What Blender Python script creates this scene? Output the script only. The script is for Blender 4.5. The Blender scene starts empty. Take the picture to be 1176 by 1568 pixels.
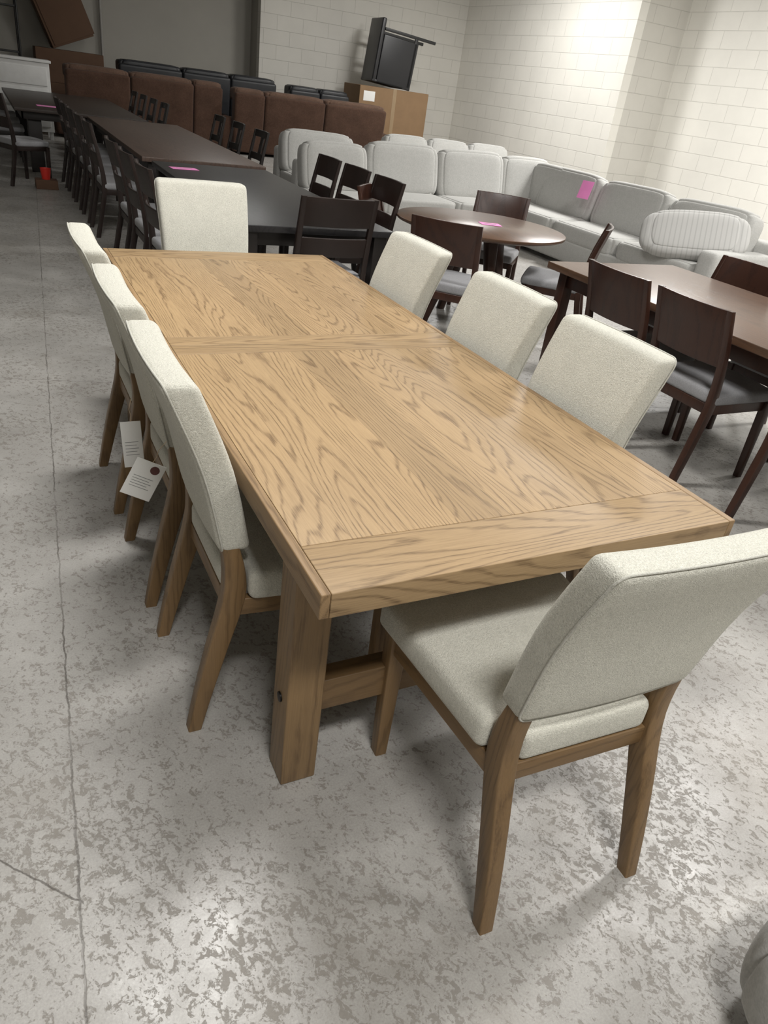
import bpy, math, random
from mathutils import Matrix, Vector
random.seed(4)
scene=bpy.context.scene
scene.view_settings.view_transform='Standard'

# ------------------------------------------------------------------ materials
def newmat(name):
    m=bpy.data.materials.new(name); m.use_nodes=True
    nt=m.node_tree; b=nt.nodes['Principled BSDF']
    return m,nt,b
class G:
    def __init__(s,nt): s.nt=nt
    def n(s,t,**k):
        x=s.nt.nodes.new(t)
        for a,v in k.items(): setattr(x,a,v)
        return x
    def l(s,a,b): s.nt.links.new(a,b)
    def math(s,op,a,b=None,c=None,clamp=False):
        x=s.n('ShaderNodeMath',operation=op,use_clamp=clamp)
        for i,v in enumerate((a,b,c)):
            if v is None: continue
            if isinstance(v,(int,float)): x.inputs[i].default_value=v
            else: s.l(v,x.inputs[i])
        return x.outputs[0]
    def comb(s,a,b,c):
        x=s.n('ShaderNodeCombineXYZ')
        for i,v in enumerate((a,b,c)):
            if isinstance(v,(int,float)): x.inputs[i].default_value=v
            else: s.l(v,x.inputs[i])
        return x.outputs[0]
    def noise(s,vec,scale,detail=2,rough=.5,dist=0):
        x=s.n('ShaderNodeTexNoise'); x.inputs['Scale'].default_value=scale; x.inputs['Detail'].default_value=detail
        x.inputs['Roughness'].default_value=rough; x.inputs['Distortion'].default_value=dist
        if vec is not None: s.l(vec,x.inputs['Vector'])
        return x.outputs['Fac']
    def mr(s,v,a,b,c=0.,d=1.):
        x=s.n('ShaderNodeMapRange'); x.inputs[1].default_value=a;x.inputs[2].default_value=b;x.inputs[3].default_value=c;x.inputs[4].default_value=d
        s.l(v,x.inputs[0]); return x.outputs[0]
    def mix(s,f,a,b,mode='MIX'):
        x=s.n('ShaderNodeMix',data_type='RGBA',blend_type=mode)
        if isinstance(f,(int,float)): x.inputs[0].default_value=f
        else: s.l(f,x.inputs[0])
        for i,v in ((6,a),(7,b)):
            if isinstance(v,tuple): x.inputs[i].default_value=(*v,1)
            else: s.l(v,x.inputs[i])
        return x.outputs[2]
    def bump(s,h,strength,dist,bsdf):
        x=s.n('ShaderNodeBump'); x.inputs['Strength'].default_value=strength; x.inputs['Distance'].default_value=dist
        s.l(h,x.inputs['Height']); s.l(x.outputs[0],bsdf.inputs['Normal'])
    def coords(s):
        t=s.n('ShaderNodeTexCoord'); sp=s.n('ShaderNodeSeparateXYZ'); s.l(t.outputs['Object'],sp.inputs[0])
        return t.outputs['Object'],sp.outputs[0],sp.outputs[1],sp.outputs[2]

def wood(name,axis,light,dark,plank=None,rough=.42,contrast=1.,ringscale=(5.,.7),lines=22,seam=False,tv=.2,spec=.5,rw=.60,pw=1.8):
    m,nt,b=newmat(name); g=G(nt); v,x,y,z=g.coords()
    al,ac,th={'x':(x,y,z),'y':(y,x,z),'z':(z,x,y)}[axis]
    if plank:
        pid=g.math('FLOOR',g.math('DIVIDE',ac,plank))
        wn=g.n('ShaderNodeTexWhiteNoise',noise_dimensions='1D'); g.l(g.math('ADD',pid,.37),wn.inputs['W']); r=wn.outputs['Value']
    else:
        oi=g.n('ShaderNodeObjectInfo'); r=oi.outputs['Random']
    ac2=g.math('ADD',g.math('MULTIPLY',ac,ringscale[0]),g.math('MULTIPLY',r,17.))
    al2=g.math('ADD',g.math('MULTIPLY',al,ringscale[1]),g.math('MULTIPLY',r,41.))
    vec=g.comb(ac2,al2,g.math('MULTIPLY',th,ringscale[0]))
    n1=g.noise(vec,1.,1.,.35)
    wob=g.noise(g.comb(g.math('MULTIPLY',ac,55.),g.math('MULTIPLY',al,14.),th),1.,2,.5)
    ph=g.math('ADD',g.math('MULTIPLY',n1,lines*6.283),g.math('MULTIPLY',wob,4.2))
    si=g.math('SINE',ph)
    ring=g.mr(si,-.1,1.,0.,1.)
    ring=g.math('POWER',g.math('MAXIMUM',ring,0.),pw)
    fib=g.noise(g.comb(g.math('MULTIPLY',ac,360.),g.math('MULTIPLY',al,10.),g.math('MULTIPLY',th,360.)),1.,3,.6)
    fibm=g.mr(fib,.38,.68)
    f=g.math('ADD',g.math('MULTIPLY',g.math('MULTIPLY',ring,g.mr(fib,.3,.6,.35,1.)),rw*contrast),g.math('MULTIPLY',fibm,.28*contrast),clamp=True)
    lo=g.noise(v,1.7,2)
    c=g.mix(f,light,dark)
    tint=g.math('ADD',g.math('MULTIPLY',r,tv),g.math('MULTIPLY',lo,.24))
    tint=g.math('ADD',tint,1-.12-tv/2)
    c=g.mix(1.,c,g.comb(tint,tint,tint),'MULTIPLY')
    if seam and plank:
        fr=g.math('FRACT',g.math('DIVIDE',ac,plank))
        e=g.math('LESS_THAN',fr,.010)
        c=g.mix(g.math('MULTIPLY',e,.4),c,tuple(q*.5 for q in dark))
    g.l(c,b.inputs['Base Color']); b.inputs['Roughness'].default_value=rough
    b.inputs['Specular IOR Level'].default_value=spec
    g.bump(g.math('MULTIPLY',f,-1.),.25,.001,b)
    return m
def fabric(name,c1,c2,scale=420,bump=.5,rough=.95,blot=18,sheen=.1,bl=.03):
    m,nt,b=newmat(name); g=G(nt); v,x,y,z=g.coords()
    n=g.noise(v,scale,2,.6); n2=g.noise(v,blot,3,.6); n3=g.noise(v,scale*.4,2,.7)
    f=g.math('ADD',g.math('MULTIPLY',g.mr(n,.3,.7),.6),g.math('MULTIPLY',g.mr(n3,.3,.7),.4))
    c=g.mix(f,c1,c2)
    t=g.mr(n2,.3,.7,1-bl,1+bl); c=g.mix(1.,c,g.comb(t,t,t),'MULTIPLY')
    g.l(c,b.inputs['Base Color']); b.inputs['Roughness'].default_value=rough
    b.inputs['Sheen Weight'].default_value=sheen
    b.inputs['Specular IOR Level'].default_value=.2
    g.bump(f,bump,.002,b); return m
def plain(name,c,rough=.5,metal=0.,var=.06,scale=8,bump=0.):
    m,nt,b=newmat(name); g=G(nt); v,x,y,z=g.coords()
    n=g.noise(v,scale,4,.6); t=g.mr(n,.25,.75,1-var,1+var)
    g.l(g.mix(1.,c,g.comb(t,t,t),'MULTIPLY'),b.inputs['Base Color'])
    b.inputs['Roughness'].default_value=rough; b.inputs['Metallic'].default_value=metal
    if bump: g.bump(n,bump,.01,b)
    return m

OAKL=(.365,.250,.132); OAKD=(.125,.074,.034)
oak_y=wood('oak_grain_long','y',OAKL,OAKD,plank=.130,rough=.48,ringscale=(6.,.62),lines=36,seam=True,tv=.20,spec=.36,rw=.62,pw=2.4)
oak_x=wood('oak_grain_cross','x',OAKL,OAKD,rough=.48,ringscale=(6,.5),lines=28,spec=.36,pw=2.2)
oak_s=wood('oak_grain_strip','y',(.30,.196,.100),OAKD,rough=.48,ringscale=(7,.4),lines=12,spec=.36)
oak_z=wood('oak_grain_leg','z',(.225,.143,.067),(.108,.063,.028),rough=.45,ringscale=(7,.6),lines=14)
oak_c=wood('oak_chair_leg','z',(.205,.125,.056),(.105,.061,.026),rough=.45,ringscale=(7,.6),lines=14)
oak_cr=wood('oak_chair_rail','x',(.205,.125,.056),(.105,.061,.026),rough=.45,ringscale=(7,.6),lines=12)
oak_cs=wood('oak_chair_side','y',(.205,.125,.056),(.105,.061,.026),rough=.45,ringscale=(7,.6),lines=12)
cream=fabric('cream_woven_fabric',(.44,.430,.372),(.80,.785,.700),scale=520,bump=.9)
welt=fabric('cream_welt',(.40,.395,.35),(.62,.61,.55),scale=400,bump=.5)
greyfab=fabric('light_grey_upholstery',(.37,.368,.352),(.50,.495,.475),scale=160,bump=.3)
seatgrey=fabric('seat_grey_fabric',(.22,.22,.23),(.34,.34,.35),scale=300,bump=.3)
blackwood=wood('black_wood','y',(.020,.019,.020),(.007,.007,.008),plank=.14,rough=.33,seam=True,lines=14)
blackwood_leg=plain('black_wood_leg',(.012,.009,.008),.4)
espresso=plain('espresso_wood',(.018,.010,.008),.4,var=.2)
greybrown=wood('grey_brown_wood','y',(.10,.066,.052),(.045,.030,.024),plank=.15,rough=.35,seam=True,lines=14)
darkbrown=wood('dark_brown_wood','y',(.035,.024,.019),(.018,.012,.010),plank=.15,rough=.4,seam=True,lines=14)
walnut=wood('walnut_top','y',(.105,.057,.034),(.055,.030,.018),plank=.2,rough=.3,lines=14,tv=.1)
walnut_d=wood('walnut_dark','z',(.046,.018,.011),(.024,.010,.007),rough=.32,lines=8)
brownsofa=fabric('brown_suede',(.052,.028,.019),(.080,.045,.031),scale=60,bump=.3,blot=4,sheen=.05,bl=.15)
brownsofa2=fabric('brown_suede_light',(.085,.050,.036),(.125,.078,.056),scale=60,bump=.3,blot=5,sheen=.05,bl=.15)
blacksofa=plain('black_leather',(.014,.015,.018),.45,var=.2,bump=.1)
card=plain('cardboard',(.24,.150,.080),.85,var=.08,scale=3)
card2=plain('cardboard_brown',(.11,.060,.035),.85,var=.1,scale=3)
tape=plain('packing_tape',(.30,.21,.12),.35)
white=plain('white_paint',(.6,.6,.59),.5)
blackmetal=plain('black_metal',(.02,.02,.02),.4,.3)
blackplastic=plain('black_plastic',(.012,.012,.014),.35)
pink=plain('pink_paper',(.80,.25,.55),.7)
paper=plain('white_paper',(.80,.80,.78),.7,var=.02)
ink=plain('printed_ink',(.25,.25,.25),.7)
tagred=plain('tag_logo',(.10,.03,.025),.6)
redplastic=plain('red_plastic',(.6,.03,.02),.4)
string=plain('cotton_string',(.5,.38,.25),.9)
blackbolt=plain('bolt_black',(.01,.01,.01),.4,.5)

def striped():
    m,nt,b=newmat('striped_pillow_fabric'); g=G(nt); v,x,y,z=g.coords()
    s=g.math('FRACT',g.math('MULTIPLY',x,22.))
    c=g.mix(g.math('LESS_THAN',s,.25),(.46,.455,.44),(.39,.385,.372)); g.l(c,b.inputs['Base Color']); b.inputs['Roughness'].default_value=.95
    return m
stripe=striped()

def wallmat(name,hor,col,rough=.6,bs=(.62,.29)):
    m,nt,b=newmat(name); g=G(nt); v,x,y,z=g.coords()
    h=x if hor=='x' else y
    vec=g.comb(h,z,0.)
    br=g.n('ShaderNodeTexBrick'); g.l(vec,br.inputs['Vector'])
    br.inputs['Scale'].default_value=1.; br.inputs['Brick Width'].default_value=bs[0]; br.inputs['Row Height'].default_value=bs[1]
    br.inputs['Mortar Size'].default_value=.008; br.inputs['Mortar Smooth'].default_value=.6
    br.inputs['Color1'].default_value=(*col,1); br.inputs['Color2'].default_value=(*[c*.975 for c in col],1)
    br.inputs['Mortar'].default_value=(*[c*.84 for c in col],1)
    n=g.noise(v,1.1,4,.6); t=g.mr(n,.3,.7,.95,1.03)
    c=g.mix(1.,br.outputs['Color'],g.comb(t,t,t),'MULTIPLY')
    g.l(c,b.inputs['Base Color']); b.inputs['Roughness'].default_value=rough
    hgt=g.math('ADD',g.math('MULTIPLY',br.outputs['Fac'],-1.),g.math('MULTIPLY',g.noise(v,60,3),.25))
    g.bump(hgt,.5,.01,b)
    return m
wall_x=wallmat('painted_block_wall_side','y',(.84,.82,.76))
wall_y=wallmat('painted_block_wall_shaded','x',(.64,.62,.57))  # same block wall; shade on the y-facing walls is put into the darker colour
wall_dk=plain('grey_beige_wall',(.36,.345,.31),.8,var=.05,scale=1)
ceilm=plain('ceiling_paint',(.45,.45,.44),.9)

def floormat():
    m,nt,b=newmat('worn_concrete_floor'); g=G(nt); v,x,y,z=g.coords()
    mask=g.noise(v,1.6,4,.65); mask=g.mr(mask,.34,.66,-1,1)
    w=g.comb(g.math('ADD',g.math('MULTIPLY',x,1.),g.math('MULTIPLY',y,.5)),g.math('SUBTRACT',g.math('MULTIPLY',y,.75),g.math('MULTIPLY',x,.35)),0.)
    fl=g.noise(w,38,6,.72,.8); fl2=g.noise(v,130,3,.6,.4)
    th=g.math('ADD',fl,g.math('MULTIPLY',g.math('SUBTRACT',fl2,.5),.4))
    th=g.math('ADD',th,g.math('MULTIPLY',mask,.050))
    flake=g.mr(th,.530,.600)
    base=g.mix(g.mr(g.noise(v,3.,5,.65),.3,.7),(.325,.312,.292),(.425,.412,.39))
    fine=g.mr(g.noise(v,200,3,.7),.3,.7,.86,1.1); base=g.mix(1.,base,g.comb(fine,fine,fine),'MULTIPLY')
    dark=g.mix(g.noise(v,5,3),(.150,.130,.106),(.225,.208,.186))
    c=g.mix(g.math('MULTIPLY',flake,.70),base,dark)
    st=g.mr(g.noise(v,1.1,5,.72),.54,.68,0,.42); c=g.mix(st,c,(.19,.168,.138))
    wob=g.math('MULTIPLY',g.math('SUBTRACT',g.noise(v,9,4,.75),.5),.022)
    def line(a,bb,cc,wd):
        d=g.math('ABSOLUTE',g.math('ADD',g.math('ADD',g.math('MULTIPLY',x,a),g.math('MULTIPLY',y,bb)),g.math('ADD',wob,cc)))
        return g.mr(d,wd*.3,wd,1,0)
    brk=g.mr(g.noise(v,4,4,.7),.35,.6,.25,1)
    c1=line(1.,-.06,.452,.0036); c1=g.math('MULTIPLY',c1,brk)
    dx,dy=.14,-.15; L=math.hypot(dx,dy); a,bb=-dy/L,dx/L
    c2=line(a,bb,-(a*-.59+bb*.23),.0028); c2=g.math('MULTIPLY',c2,g.math('LESS_THAN',x,-.44))
    c3=line(.25,.97,-2.9,.004)
    cr=g.math('MAXIMUM',g.math('MAXIMUM',c1,c2),g.math('MULTIPLY',c3,.6))
    c=g.mix(g.math('MULTIPLY',cr,.8),c,(.08,.07,.06))
    g.l(c,b.inputs['Base Color'])
    r=g.mr(g.noise(v,7,4,.6),.3,.7,.28,.46); r=g.math('ADD',r,g.math('MULTIPLY',flake,.2)); g.l(r,b.inputs['Roughness'])
    h=g.math('ADD',g.math('MULTIPLY',flake,-.5),g.math('MULTIPLY',g.noise(v,90,3),.3)); h=g.math('SUBTRACT',h,cr)
    g.bump(h,.35,.003,b)
    return m
floor_m=floormat()

# ------------------------------------------------------------------ mesh building
def samples(h,r,n):
    r=min(r,h*.98)
    e=[h-r+r*t for t in (.4,.72,1.)]
    inner=[-(h-r)+2*(h-r)*i/n for i in range(n+1)]
    return [-q for q in reversed(e)]+inner+e, r
def rb(name,dims,r,mat,seg=(2,2,2),fn=None,c=(0,0,0)):
    """rounded box (dims full size) centred on c, then deformed by fn(x,y,z)"""
    hs=[d/2 for d in dims]; r=min(r,min(hs)*.98)
    S=[samples(hs[i],r,seg[i])[0] for i in range(3)]
    idx={};V=[];F=[]
    def vert(i,j,k):
        if (i,j,k) in idx: return idx[(i,j,k)]
        q=Vector((S[0][i],S[1][j],S[2][k]))
        inn=Vector([max(-(hs[a]-r),min(hs[a]-r,q[a])) for a in range(3)])
        d=q-inn
        if d.length>1e-9: q=inn+d.normalized()*r
        p=(q[0]+c[0],q[1]+c[1],q[2]+c[2])
        if fn: p=fn(*p)
        V.append(p); idx[(i,j,k)]=len(V)-1; return len(V)-1
    N=[len(s)-1 for s in S]
    for ax in range(3):
        u,w=(ax+1)%3,(ax+2)%3
        for side in (0,N[ax]):
            for a in range(N[u]):
                for b2 in range(N[w]):
                    q=[]
                    for (da,db) in ((0,0),(1,0),(1,1),(0,1)):
                        t=[0,0,0]; t[ax]=side;t[u]=a+da;t[w]=b2+db; q.append(vert(*t))
                    if side==0: q.reverse()
                    F.append(q)
    me=bpy.data.meshes.new(name); me.from_pydata(V,[],F); me.materials.append(mat)
    me.polygons.foreach_set('use_smooth',[True]*len(F)); me.update(); return me
def spl(tab,z):
    n=len(tab)
    if z<=tab[0][0]: return tab[0][1:]
    if z>=tab[-1][0]: return tab[-1][1:]
    for i in range(n-1):
        if z<=tab[i+1][0]:
            p0=tab[max(i-1,0)];p1=tab[i];p2=tab[i+1];p3=tab[min(i+2,n-1)]
            t=(z-p1[0])/(p2[0]-p1[0]); o=[]
            for k in range(1,len(p1)):
                h=p2[0]-p1[0]
                m1=(p2[k]-p0[k])/(p2[0]-p0[0]) if p2[0]!=p0[0] else 0
                m2=(p3[k]-p1[k])/(p3[0]-p1[0]) if p3[0]!=p1[0] else 0
                o.append((2*t**3-3*t*t+1)*p1[k]+(t**3-2*t*t+t)*h*m1+(-2*t**3+3*t*t)*p2[k]+(t**3-t*t)*h*m2)
            return o
def leg(name,tab,mat,r=.004,seg=14):
    """tab: rows (z,x,y,w,d)"""
    z0,z1=tab[0][0],tab[-1][0]
    def fn(x,y,z):
        X,Y,w,d=spl(tab,z)
        return (X+x*w,Y+y*d,z)
    V=[];F=[]; k=.09
    prof=[(-.5+k,-.5),(.5-k,-.5),(.5-k*.3,-.5+k*.3),(.5,-.5+k),(.5,.5-k),(.5-k*.3,.5-k*.3),(.5-k,.5),(-.5+k,.5),(-.5+k*.3,.5-k*.3),(-.5,.5-k),(-.5,-.5+k),(-.5+k*.3,-.5+k*.3)]
    n=len(prof)
    for i in range(seg+1):
        z=z0+(z1-z0)*i/seg
        for (a,b) in prof: V.append(fn(a,b,z))
    for i in range(seg):
        for j in range(n):
            F.append((i*n+j,i*n+(j+1)%n,(i+1)*n+(j+1)%n,(i+1)*n+j))
    F.append(tuple(reversed(range(n)))); F.append(tuple(seg*n+j for j in range(n)))
    me=bpy.data.meshes.new(name); me.from_pydata(V,[],F); me.materials.append(mat)
    me.polygons.foreach_set('use_smooth',[True]*len(F)); me.update()
    try: me.set_sharp_from_angle(angle=.9)
    except Exception: pass
    return me
def sph(name,dims,p,mat,c=(0,0,0),n=10,fn=None):
    """superellipsoid cushion"""
    def f(x,y,z):
        a,b,cc=x*2,y*2,z*2
        m=(abs(a)**p+abs(b)**p+abs(cc)**p)**(1/p)
        mx=max(abs(a),abs(b),abs(cc)); s=mx/m if m>0 else 1
        q=(a*s*dims[0]/2+c[0],b*s*dims[1]/2+c[1],cc*s*dims[2]/2+c[2])
        return fn(*q) if fn else q
    return rb(name,(1,1,1),.06,mat,(n,n,n),f)
def cyl(name,r0,r1,h,mat,c=(0,0,0),n=40,prof=None):
    prof=prof or [(0,0),(r0*.97,0),(r0,h*.03),(r1,h*.97),(r1*.97,h),(0,h)]
    V=[];F=[]
    for (r,z) in prof:
        for i in range(n):
            a=2*math.pi*i/n; V.append((c[0]+r*math.cos(a),c[1]+r*math.sin(a),c[2]+z))
    for k in range(len(prof)-1):
        for i in range(n):
            j=(i+1)%n; F.append((k*n+i,k*n+j,(k+1)*n+j,(k+1)*n+i))
    me=bpy.data.meshes.new(name); me.from_pydata(V,[],F); me.materials.append(mat)
    me.polygons.foreach_set('use_smooth',[True]*len(F)); me.validate(); me.update()
    try: me.set_sharp_from_angle(angle=.7)
    except Exception: pass
    return me
def tube(name,pts,r,mat,cyc=False):
    cu=bpy.data.curves.new(name,'CURVE'); cu.dimensions='3D'; cu.bevel_depth=r; cu.bevel_resolution=2
    s=cu.splines.new('POLY'); s.points.add(len(pts)-1)
    for i,p in enumerate(pts): s.points[i].co=(*p,1)
    s.use_cyclic_u=cyc; cu.materials.append(mat); return cu
def group(name,parts,loc=(0,0,0),rz=0,rx=0,ry=0):
    e=bpy.data.objects.new(name,None); e.empty_display_size=.1
    bpy.context.collection.objects.link(e); e.location=loc; e.rotation_euler=(rx,ry,rz)
    for p in parts:
        nm,me=p[0],p[1]; o=bpy.data.objects.new(nm,me); bpy.context.collection.objects.link(o); o.parent=e
        if len(p)>2: o.matrix_local=p[2]
    return e
def T(x=0,y=0,z=0,rx=0,ry=0,rz=0): return Matrix.Translation((x,y,z))@Matrix.Rotation(rz,4,'Z')@Matrix.Rotation(ry,4,'Y')@Matrix.Rotation(rx,4,'X')
def solo(name,me,loc=(0,0,0),rz=0,rx=0,ry=0):
    o=bpy.data.objects.new(name,me); bpy.context.collection.objects.link(o); o.location=loc; o.rotation_euler=(rx,ry,rz); return o

# ------------------------------------------------------------------ room
def slab(name,x0,x1,y0,y1,z0,z1,mat):
    V=[(x,y,z) for x in (x0,x1) for y in (y0,y1) for z in (z0,z1)]
    F=[(0,1,3,2),(4,6,7,5),(0,4,5,1),(2,3,7,6),(0,2,6,4),(1,5,7,3)]
    me=bpy.data.meshes.new(name); me.from_pydata(V,[],F); me.materials.append(mat); me.update(); return solo(name,me)
HC=4.6
slab('floor',-5,12.2,-5,18.9,-.1,0,floor_m)
slab('ceiling',-5,12.2,-5,18.9,HC,HC+.1,ceilm)
slab('wall_left',-5.1,-5,-5,18.9,0,HC,wall_dk)
slab('wall_rear',-5,12.2,-5.1,-5,0,HC,wall_dk)
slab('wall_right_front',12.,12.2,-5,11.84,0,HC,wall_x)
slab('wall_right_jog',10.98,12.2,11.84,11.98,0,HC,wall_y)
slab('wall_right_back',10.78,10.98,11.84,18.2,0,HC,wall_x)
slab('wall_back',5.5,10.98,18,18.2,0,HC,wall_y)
slab('wall_back_left',-5,5.6,18.7,18.9,0,HC,wall_dk)
slab('wall_back_jog',5.5,5.6,18.2,18.7,0,HC,wall_dk)

# ------------------------------------------------------------------ main dining table
W,L,H=1.07,2.69,.76; th=.056
def bx(n,x0,x1,y0,y1,z0,z1,mat,r=.003,seg=(1,1,1),fn=None):
    return (n,rb(n,(x1-x0,y1-y0,z1-z0),r,mat,seg,fn,((x0+x1)/2,(y0+y1)/2,(z0+z1)/2)))
P=[]; g_=.0008; s_=.020
ys=[0,.16,1.262,1.345,1.428,2.53,L]
P.append(bx('side_strip_l',0,s_,0,L/2-.0008,H-th,H,oak_s)); P.append(bx('side_strip_r',W-s_,W,0,L/2-.0008,H-th,H,oak_s))
P.append(bx('side_strip_far_l',0,s_,L/2+.0008,L,H-th,H,oak_s)); P.append(bx('side_strip_far_r',W-s_,W,L/2+.0008,L,H-th,H,oak_s))
P.append(bx('end_board_near',s_+g_,W-s_-g_,0,ys[1]-g_,H-th,H-.0004,oak_x,r=.002))
P.append(bx('end_board_far',s_+g_,W-s_-g_,ys[5]+g_,L,H-th,H-.0004,oak_x,r=.002))
P.append(bx('centre_board_near',s_+g_,W-s_-g_,ys[2]+g_,ys[3]-g_,H-th,H-.0004,oak_x,r=.002))
P.append(bx('centre_board_far',s_+g_,W-s_-g_,ys[3]+g_,ys[4]-g_,H-th,H-.0004,oak_x,r=.002))
P.append(bx('panel_near',s_+g_,W-s_-g_,ys[1],ys[2],H-th+.01,H-.0006,oak_y,r=.0015))
P.append(bx('panel_far',s_+g_,W-s_-g_,ys[4],ys[5],H-th+.01,H-.0006,oak_y,r=.0015))
P.append(bx('apron_l',.06,.085,.22,L-.22,H-th-.07,H-th,oak_s)); P.append(bx('apron_r',W-.085,W-.06,.22,L-.22,H-th-.07,H-th,oak_s))
lw=.092
for i,(lx,ly) in enumerate(((.04,.21),(W-.04-lw,.21),(.04,L-.21-lw),(W-.04-lw,L-.21-lw))):
    P.append(bx('leg_%d'%(i+1),lx,lx+lw,ly,ly+lw,0,H-th,oak_z,r=.005))
for i,ly in enumerate((.21,L-.21-lw)):
    P.append(bx('top_rail_%d'%i,.04+lw,W-.04-lw,ly+.012,ly+lw-.012,H-th-.09,H-th,oak_x))
    P.append(bx('cross_beam_%d'%i,.04+lw,W-.04-lw,ly+.018,ly+lw-.018,.215,.31,oak_cr))
P.append(bx('stretcher',W/2-.045,W/2+.045,.21+lw-.02,L-.21-lw+.02,.225,.30,oak_cs))
for i,ly in enumerate((.21+lw/2,L-.21-lw/2)):
    me=cyl('bolt_%d'%i,.013,.013,.004,blackbolt,n=20); P.append(('bolt_%d'%i,me,T(.04,ly,.265,ry=-math.pi/2)))
group('dining_table',P)

# ------------------------------------------------------------------ parsons dining chair (faces +Y, rear feet near y=0)
def lean(z):
    return spl([(.55,.050,0),(.77,.000,0),(.985,-.082,0)],z)[0]
PB,PT=.552,.985
HWP=.225
def panel_fn(x,y,z):
    t=(z-PB)/(PT-PB)
    k=1-abs(x/HWP)**2
    yy=y+lean(z)
    if y>.04: yy+=.007*max(0,k)*max(0,1-(2*t-1)**2)
    yy+=.010*(x/HWP)**2
    sx=.94+.06*min(1,max(0,t)*1.2)
    return (x*sx,yy,z)
CH={}
CH['panel']=rb('back_panel',(2*HWP,.078,PT-PB),.020,cream,(8,2,10),panel_fn,(0,.039,(PB+PT)/2))
def seat_fn(x,y,z):
    t=(y-.06)/.5; w=(.445+(.535-.445)*t)/.5
    zz=z
    if z>.46: zz+=.016*max(0,1-(x/.25)**2)*max(0,1-(2*t-1)**2)
    return (x*w,y,zz)
CH['seat']=rb('seat_cushion',(.5,.435,.082),.022,cream,(8,8,2),seat_fn,(0,.3475,.451))
CH['seatr']=rb('seat_cushion_rear',(.335,.16,.082),.022,cream,(6,3,2),None,(0,.155,.451))
for s in (-1,1):
    CH['rear%d'%s]=leg('rear_leg',[(0,s*.203,-.004,.034,.034),(.12,s*.200,.022,.038,.042),(.26,s*.197,.056,.041,.050),(.38,s*.194,.088,.043,.056),(.44,s*.193,.098,.043,.056),(.50,s*.192,.096,.042,.050),(.56,s*.190,.086,.040,.042),(.62,s*.186,.078,.034,.034)],oak_c,seg=18)
    CH['front%d'%s]=leg('front_leg',[(0,s*.228,.515,.032,.034),(.2,s*.230,.515,.039,.041),(.415,s*.232,.515,.046,.048)],oak_c,seg=4)
    def sf(x,y,z,s=s):
        t=(y-.1)/.4; return (x+s*(.198+(.234-.198)*t),y,z)
    CH['side%d'%s]=rb('side_rail',(.024,.40,.05),.003,oak_cs,(1,1,1),sf,(0,.30,.386))
CH['rrail']=rb('rear_rail',(.36,.024,.05),.003,oak_cr,(1,1,1),None,(0,.090,.386))
CH['frail']=rb('front_rail',(.42,.024,.05),.003,oak_cr,(1,1,1),None,(0,.515,.386))
def weltpath(yy):
    pts=[]
    hw,z0,z1,r=HWP-.0005,PB+.0005,PT-.0015,.024
    for cx,cz,a0 in ((hw-r,z1-r,0),(-hw+r,z1-r,90),(-hw+r,z0+r,180),(hw-r,z0+r,270)):
        for k in range(5):
            a=math.radians(a0+k*22.5); pts.append((cx+r*math.cos(a),cz+r*math.sin(a)))
    out=[]
    for i,p in enumerate(pts):
        q=pts[(i+1)%len(pts)]; n=8 if (Vector(q)-Vector(p)).length>.1 else 1
        for k in range(n):
            t=k/n; out.append(panel_fn(p[0]+(q[0]-p[0])*t,yy,p[1]+(q[1]-p[1])*t))
    return out
CH['welt']=tube('welt_rear',weltpath(.0075),.0024,welt,True)
def parsons(loc,rz):
    parts=[('back_panel',CH['panel']),('seat_cushion',CH['seat']),('seat_cushion_rear',CH['seatr']),('welt',CH['welt']),('rear_rail',CH['rrail']),('front_rail',CH['frail'])]
    for s,n in ((-1,'l'),(1,'r')):
        parts+=[('rear_leg_'+n,CH['rear%d'%s]),('front_leg_'+n,CH['front%d'%s]),('side_rail_'+n,CH['side%d'%s])]
    return group('upholstered_dining_chair',parts,(*loc,0),rz)
R90=math.pi/2
parsons((.535,-.292),-.035)
for x,y in ((-.112,.675),(-.120,1.235),(-.128,1.84)): parsons((x,y),-R90)
for y in (.70,1.26,1.98): parsons((1.20,y),R90)
e=parsons((.60,3.29),math.pi); e.scale=(1.07,1,1)

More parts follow.
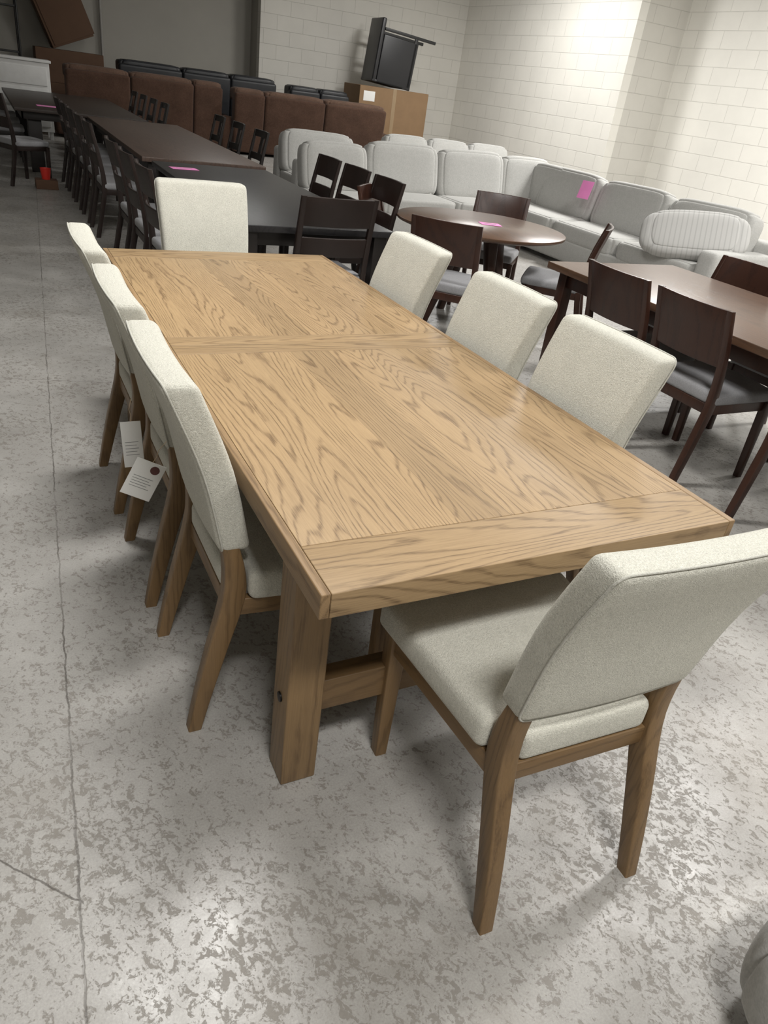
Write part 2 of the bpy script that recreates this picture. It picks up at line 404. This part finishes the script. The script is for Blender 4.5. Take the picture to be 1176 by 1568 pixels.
# ------------------------------------------------------------------ wooden showroom chairs
def woodchair_parts(style,mat,hh,seatm,w=.46):
    d=[]; hw=w/2-.02
    for s,n in ((-1,'l'),(1,'r')):
        d.append(('rear_post_'+n,leg('rear_post',[(0,s*hw,-.01,.032,.036),(.25,s*hw,.04,.036,.04),(.44,s*hw,.07,.036,.042),(.65,s*hw,.045,.034,.034),(hh,s*hw,-.02,.03,.026)],mat)))
        d.append(('front_leg_'+n,leg('front_leg',[(0,s*(hw+.01),.47,.032,.032),(.42,s*(hw+.01),.47,.04,.04)],mat,seg=3)))
        d.append(('side_rail_'+n,rb('side_rail',(.022,.38,.05),.003,mat,(1,1,1),None,(s*hw,.27,.40))))
    d.append(('front_rail',rb('front_rail',(2*hw,.022,.05),.003,mat,(1,1,1),None,(0,.47,.40))))
    d.append(('rear_rail',rb('rear_rail',(2*hw,.022,.05),.003,mat,(1,1,1),None,(0,.07,.40))))
    d.append(('seat_pad',rb('seat_pad',(w,.44,.06),.022,seatm,(4,4,1),lambda x,y,z:(x,y,z+(.012*max(0,1-(x/.23)**2) if z>.45 else 0)),(0,.28,.45))))
    def cf(x,y,z):
        yb=spl([(.44,.07,0),(.65,.045,0),(hh,-.02,0)],z)[0]
        return (x,y+yb-.028*(1-(x/hw)**2),z)
    if style=='slab': sl=[(hh-.27,hh)]
    elif style=='ladder': sl=[(hh-.17,hh),(hh-.35,hh-.235)]
    elif style=='window': sl=[(hh-.07,hh),(hh-.30,hh-.23)]
    for i,(a,b) in enumerate(sl):
        d.append(('back_slat_%d'%i,rb('slat',(2*hw,.02,b-a),.005,mat,(8,1,3),cf,(0,0,(a+b)/2))))
    if style=='window':
        d.append(('back_splat',rb('splat',(.09,.016,.2),.004,mat,(2,1,2),cf,(0,0,hh-.15))))
    return d
WC={'walnut':woodchair_parts('slab',walnut_d,.88,seatgrey,.47),
    'black':woodchair_parts('ladder',espresso,.95,seatgrey,.50),
    'window':woodchair_parts('window',blackwood_leg,.95,seatgrey,.48)}
def wchair(kind,x,y,rz,name='wooden_dining_chair'): return group(name,WC[kind],(x,y,0),rz)
def gtable(name,x0,x1,y0,y1,top,legm,h=.75,t=.04,lw=.09,inset=.06,seam=None):
    P=[bx('top',x0,x1,y0,y1,h-t,h,top,r=.005)]
    P+= [bx('apron_a',x0+.08,x1-.08,y0+.09,y0+.115,h-t-.09,h-t,legm),bx('apron_b',x0+.08,x1-.08,y1-.115,y1-.09,h-t-.09,h-t,legm),
         bx('apron_c',x0+.08,x0+.105,y0+.09,y1-.09,h-t-.09,h-t,legm),bx('apron_d',x1-.105,x1-.08,y0+.09,y1-.09,h-t-.09,h-t,legm)]
    k=0
    for lx in (x0+inset,x1-inset-lw):
        for ly in (y0+inset,y1-inset-lw):
            k+=1;P.append(bx('leg_%d'%k,lx,lx+lw,ly,ly+lw,0,h-t,legm,r=.004))
    return group(name,P)
gtable('walnut_dining_table',2.60,3.66,.30,2.78,walnut,walnut_d,lw=.07)
for y in (.71,1.50,2.03): wchair('walnut',2.48,y,-R90)
for y in (2.30,1.6,.9): wchair('walnut',3.80,y,R90)
RC=(2.86,3.97)
rt=[('top',cyl('round_top',.64,.64,.035,walnut,(0,0,.715),n=72,prof=[(0,0),(.60,0),(.635,.012),(.64,.02),(.64,.032),(.636,.035),(0,.035)])),
    ('pedestal_ring',cyl('ring',.22,.22,.06,walnut_d,(0,0,.655)))]
for k in range(4):
    a=math.radians(90*k)
    rt.append(('leg_%d'%(k+1),leg('rleg',[(0,.38*math.cos(a),.38*math.sin(a),.05,.05),(.35,.25*math.cos(a),.25*math.sin(a),.06,.06),(.71,.16*math.cos(a),.16*math.sin(a),.09,.09)],walnut_d)))
group('round_dining_table',rt,(*RC,0))
def around(ang,dist,kind='walnut'):
    a=math.radians(ang); x=RC[0]+dist*math.cos(a); y=RC[1]+dist*math.sin(a)
    wchair(kind,x,y,a+math.pi-R90)
around(225,1.06); around(47,.93); around(-43,.90); around(135,.90)
gtable('black_plank_table',.86,1.87,3.46,6.12,blackwood,blackwood_leg,lw=.09,inset=.03)
wchair('black',1.42,3.34,0)
for y in (4.15,4.80,5.45): wchair('black',.46,y,-R90)
for y in (4.45,5.05,5.65): wchair('black',2.28,y,R90)
gtable('brown_plank_table',.82,1.95,6.35,10.15,greybrown,blackwood_leg,lw=.1)
for y in (6.85,7.5,8.2,8.9,9.6): wchair('black',.46,y,-R90)
for y in (7.85,8.75,9.6): wchair('window',2.36,y,R90)
gtable('espresso_dining_table',.0,1.6,10.35,14.1,darkbrown,blackwood_leg,lw=.16,inset=.15)
for y in (11.0,11.8,12.6,13.4): wchair('window',1.95,y,R90)
for y in (11.1,12.1,13.1): wchair('window',-.38,y,-R90)
wchair('black',-.25,9.45,-R90+.5)

# ------------------------------------------------------------------ sofas
def run(L,n,mat,depth=.95,seat=.44,bh=.62,top=.86,cush=None,arms=(0,0),puff=5.5,ch=.54,cz=.67):
    """local: x 0..L, rear at y=0, faces -y"""
    P=[bx('base',0,L,-depth,0,.06,.30,mat,r=.03),bx('back_frame',0,L,-.2,0,.06,bh+.10,mat,r=.05,seg=(3,1,3))]
    x0=.22*arms[0]; x1=L-.22*arms[1]; cw=(x1-x0)/n
    if arms[0]: P.append(bx('arm_l',0,.22,-depth,0,.06,.62,mat,r=.05,seg=(1,3,2)))
    if arms[1]: P.append(bx('arm_r',L-.22,L,-depth,0,.06,.62,mat,r=.05,seg=(1,3,2)))
    for i in range(n):
        cx=x0+cw*(i+.5)
        P.append(('seat_cushion_%d'%i,sph('seat_c',(cw*.995,depth-.22,.20),9,mat,(cx,-(depth+.2)/2-.01,.37))))
        P.append(('back_cushion_%d'%i,sph('back_c',(cw*1.0,.24,ch),puff,cush or mat,(0,0,0)),T(cx,-.27,cz,rx=-.22,ry=random.uniform(-.03,.03))))
    for i in range(4):
        fx=.06 if i%2 else L-.06; fy=-.06 if i<2 else -depth+.06
        P.append(('foot_%d'%i,cyl('foot',.02,.025,.07,blackplastic,(fx,fy,0),n=12)))
    return P
def xf(parts,M): return [(p[0],p[1],M@(p[2] if len(p)>2 else Matrix.Identity(4))) for p in parts]
S=run(1.95,2,greyfab,arms=(0,0),ch=.60,cz=.69)
S=xf(S,T(3.60,8.0,0))
S+=xf(run(3.55,3,greyfab,arms=(0,1),ch=.56),T(6.35,7.45,0,rz=-R90))
S+=[bx('corner_base',5.4,6.35,7.05,8.0,.06,.30,greyfab,r=.03),('corner_seat',sph('cs',(.95,.95,.2),9,greyfab,(5.85,7.5,.37))),
    ('corner_cushion_a',sph('cc',(.80,.24,.58),5.,greyfab),T(5.93,7.76,.69,rx=-.2)),
    ('corner_cushion_b',sph('cc',(.75,.24,.54),5.,greyfab),T(6.10,7.35,.68,rz=-R90,rx=-.1)),
    bx('corner_back',5.4,6.35,7.8,8.0,.06,.72,greyfab,r=.05),bx('corner_back2',6.15,6.35,7.05,8.0,.06,.72,greyfab,r=.05)]
S+=[('striped_pillow',sph('pillow',(1.0,.50,.20),3.2,stripe,n=12),T(5.62,4.42,.68,rz=-.80,rx=.85,ry=-.10))]
S+=[('price_tag',rb('card',(.15,.2,.003),.001,pink),T(5.80,6.33,.80,rz=-1.2,rx=1.2))]
group('sectional_sofa',S)
group('light_grey_sofa',xf(run(2.7,3,greyfab,arms=(1,1)),T(0,0,0)),(4.8,10.45,0))
group('light_grey_armchair',run(1.0,1,greyfab,depth=.9,arms=(0,0)),(2.95,9.15,0))
group('light_grey_accent_chair',run(.80,1,greyfab,depth=.85,arms=(0,0)),(2.70,7.75,0))
def brown(widths,h,mat,mat2,depth=1.0):
    L=sum(widths)
    P=[bx('base',0,L,-.1,depth,.05,.45,mat,r=.04)]
    x=0
    for i,cw in enumerate(widths):
        cx=x+cw/2; x+=cw
        P.append(('back_%d'%i,rb('bk',(cw*.995,.26,h-.10),.05,mat,(4,1,4),lambda x,y,z:(x,y-.12*(z/h),z),(cx,.0,(h-.10)/2+.05))))
        P.append(('headrest_%d'%i,sph('hr',(cw*.995,.46,.24),6,mat2,(cx,.06,h-.09))))
        P.append(('seat_%d'%i,sph('st',(cw*.98,.75,.22),7,mat,(cx,.55,.5))))
    P.append(bx('arm_l',-.2,.0,-.05,depth,.05,.66,mat,r=.06)); P.append(bx('arm_r',L,L+.2,-.05,depth,.05,.66,mat,r=.06))
    return P
group('brown_reclining_sofa',brown((1.1,1.15,.55),1.17,brownsofa,brownsofa2),(1.05,15.1,0),rz=.02)
group('brown_reclining_sofa',brown((.6,1.25,1.35),1.14,brownsofa,brownsofa2),(4.05,15.,0),rz=-.03)
group('black_leather_sofa',brown((1.25,1.0,1.0),1.33,blacksofa,blacksofa,.75),(2.2,16.75,0))
group('black_leather_sofa',brown((.7,.7),1.28,blacksofa,blacksofa,.8),(5.75,16.7,0))
C=[bx('carton',0,1.75,0,1.0,0,1.5,card,r=.01),bx('tape',.83,.92,-.003,1.0,.3,1.503,tape,r=.001),bx('label',.1,.38,-.004,.0,1.2,1.4,paper,r=.001)]
group('cardboard_carton',C,(7.42,16.55,0),rz=-.03)
def flipchair():
    P=[bx('seat_shell',0,.78,0,.8,0,.06,blackplastic,r=.02),bx('back_panel',0,.10,0,.8,0,1.25,blackplastic,r=.03,seg=(1,2,3)),
       bx('side_apron',.1,.95,.0,.06,.0,.95,blackplastic,r=.02)]
    P+= [bx('leg_a',.1,1.35,0,.06,1.02,1.08,blackmetal,r=.01),bx('leg_b',.1,1.35,.72,.78,1.0,1.06,blackmetal,r=.01),bx('brace',.85,.92,0,.06,.05,1.05,blackmetal,r=.01)]
    return P
group('black_chair',flipchair(),(7.72,16.62,1.60),ry=.10,rz=-.1)
D=[bx('top',-.03,.98,-.03,.53,1.16,1.2,white,r=.005),bx('body',0,.95,0,.5,.12,1.16,white,r=.005)]
for i in range(3): D.append(bx('drawer_%d'%i,.05,.90,-.018,.002,.2+i*.31,.47+i*.31,white,r=.004)); 
for i in range(4): D.append(bx('foot_%d'%i,(.02,.87)[i%2],(.08,.93)[i%2],(.02,.42)[i//2],(.08,.48)[i//2],0,.12,white,r=.004))
group('white_dresser',D,(-.18,14.45,0))
group('stacked_cartons',[bx('carton_a',0,1.4,0,.7,0,.75,card2,r=.01),bx('carton_b',.05,1.35,.02,.68,.75,1.35,card2,r=.01),
   ('carton_tilted',rb('ct',(.85,.6,1.05),.01,card2),T(.60,.36,2.00,ry=-.38)),('flap_tilted',rb('cf',(.83,.01,.9),.003,card2),T(.65,.05,1.98,ry=-.38))],(.75,17.75,0))
Rk=[]
for i,(x,y) in enumerate(((0,0),(1.1,0),(0,.5),(1.1,.5))): Rk.append(('post_%d'%i,cyl('post',.02,.02,2.6,blackmetal,(x,y,0),n=12)))
for k,z in enumerate((.5,1.2,1.95,2.5)): Rk.append(bx('shelf_%d'%k,0,1.1,0,.5,z,z+.03,blackmetal,r=.003))
group('metal_shelving_rack',Rk,(-.60,17.2,0))
solo('conduit_pipe',cyl('pipe',.03,.03,HC,plain('pipe_paint',(.3,.29,.27),.5),n=16),(2.2,18.62,0))

# ------------------------------------------------------------------ tags / small things
def tag(name,loc,rz,w=.075,h=.14,logo=True,tilt=0):
    P=[bx('card',-w/2,w/2,-.001,.001,-h,0,paper,r=.0008)]
    for i in range(5): P.append(bx('print_%d'%i,-w*.36,w*(.30-.1*(i%2)),-.0016,-.0010,-h*.45-i*h*.07,-h*.45-i*h*.07+.0015,ink,r=.0001))
    if logo: P.append(('logo',cyl('logo',.013,.013,.0006,tagred,n=24),T(w*.2,-.0011,-h*.18,rx=R90)))
    P.append(('string',tube('string',[(0,0,-.01),(.004,0,.02),(.0,.0,.04),(0.01,0.01,.07)],.0009,string)))
    return group(name,P,loc,rz=rz,ry=tilt)
tag('hang_tag',(-.135,1.20,.575),-.1,w=.06,h=.155,logo=False,tilt=-.05)
tag('hang_tag',(-.120,.93,.570),-.15,w=.085,h=.120,tilt=.45)
def pt(loc,rz=0,rx=0,s=(.16,.11)): return group('pink_price_tag',[bx('card',-s[0]/2,s[0]/2,-s[1]/2,s[1]/2,0,.002,pink,r=.0008),bx('print',-s[0]*.3,s[0]*.3,-.01,.01,.002,.0025,ink,r=.0002)],loc,rz=rz,rx=rx)
pt((2.93,3.95,.751),-.3); pt((1.05,5.75,.751),.1,s=(.22,.12)); pt((.45,11.,.751),s=(.3,.2))
group('red_cup',[('cup',cyl('cup',.045,.06,.12,redplastic,prof=[(0,0),(.045,0),(.06,.12),(.056,.12),(.042,.008),(0,.008)])),],(.22,9.25,.10))
group('wood_block',[bx('block',-.12,.12,-.1,.1,0,.10,card2,r=.006)],(.22,9.25,0))
group('grey_pouf',[('cushion',sph('pouf',(.56,.56,.32),3.2,greyfab,(0,0,.16),n=12)),('seam',tube('seam',[(.27*math.cos(a*math.pi/20),.27*math.sin(a*math.pi/20),.165) for a in range(40)],.003,greyfab,True))],(.93,-.85,0))

# ------------------------------------------------------------------ lights (ceiling fixtures)
def lamp(x,y,power,sx=1.2,sy=.5,col=(1,.985,.955)):
    group('ceiling_light_fixture',[bx('housing',-sx/2-.03,sx/2+.03,-sy/2-.03,sy/2+.03,.02,.08,white,r=.005)],(x,y,HC-.12))
    l=bpy.data.lights.new('lamp','AREA'); l.shape='RECTANGLE'; l.size=sx; l.size_y=sy; l.energy=power; l.color=col
    o=bpy.data.objects.new('ceiling_lamp',l); bpy.context.collection.objects.link(o); o.location=(x,y,HC-.11)
lamp(.4,2.2,140,1.0,.4); lamp(-.3,-2.2,170); lamp(4.6,1.6,160); lamp(4.6,-2.5,105); lamp(8.0,7.2,390); lamp(3.4,12.7,36,.8,.5); lamp(8.8,1.5,260); lamp(8.4,13.,200)
w=bpy.data.worlds.new('world'); scene.world=w; w.use_nodes=True; w.node_tree.nodes['Background'].inputs[0].default_value=(.5,.5,.5,1); w.node_tree.nodes['Background'].inputs[1].default_value=.3

# ------------------------------------------------------------------ camera
R=[[0.89337,-0.4315,0.12527],[-0.12088,-0.49933,-0.85794],[0.43275,0.75132,-0.49825]]
cam=bpy.data.cameras.new('camera'); cam.sensor_fit='VERTICAL'; cam.sensor_height=36; cam.lens=1124.7/1568*36; cam.clip_end=200
co=bpy.data.objects.new('camera',cam); bpy.context.collection.objects.link(co)
r,u,b=Vector(R[0]),-Vector(R[1]),-Vector(R[2])
M=Matrix(((r.x,u.x,b.x,-.445),(r.y,u.y,b.y,-.95),(r.z,u.z,b.z,1.549),(0,0,0,1)))
co.matrix_world=M
scene.camera=co
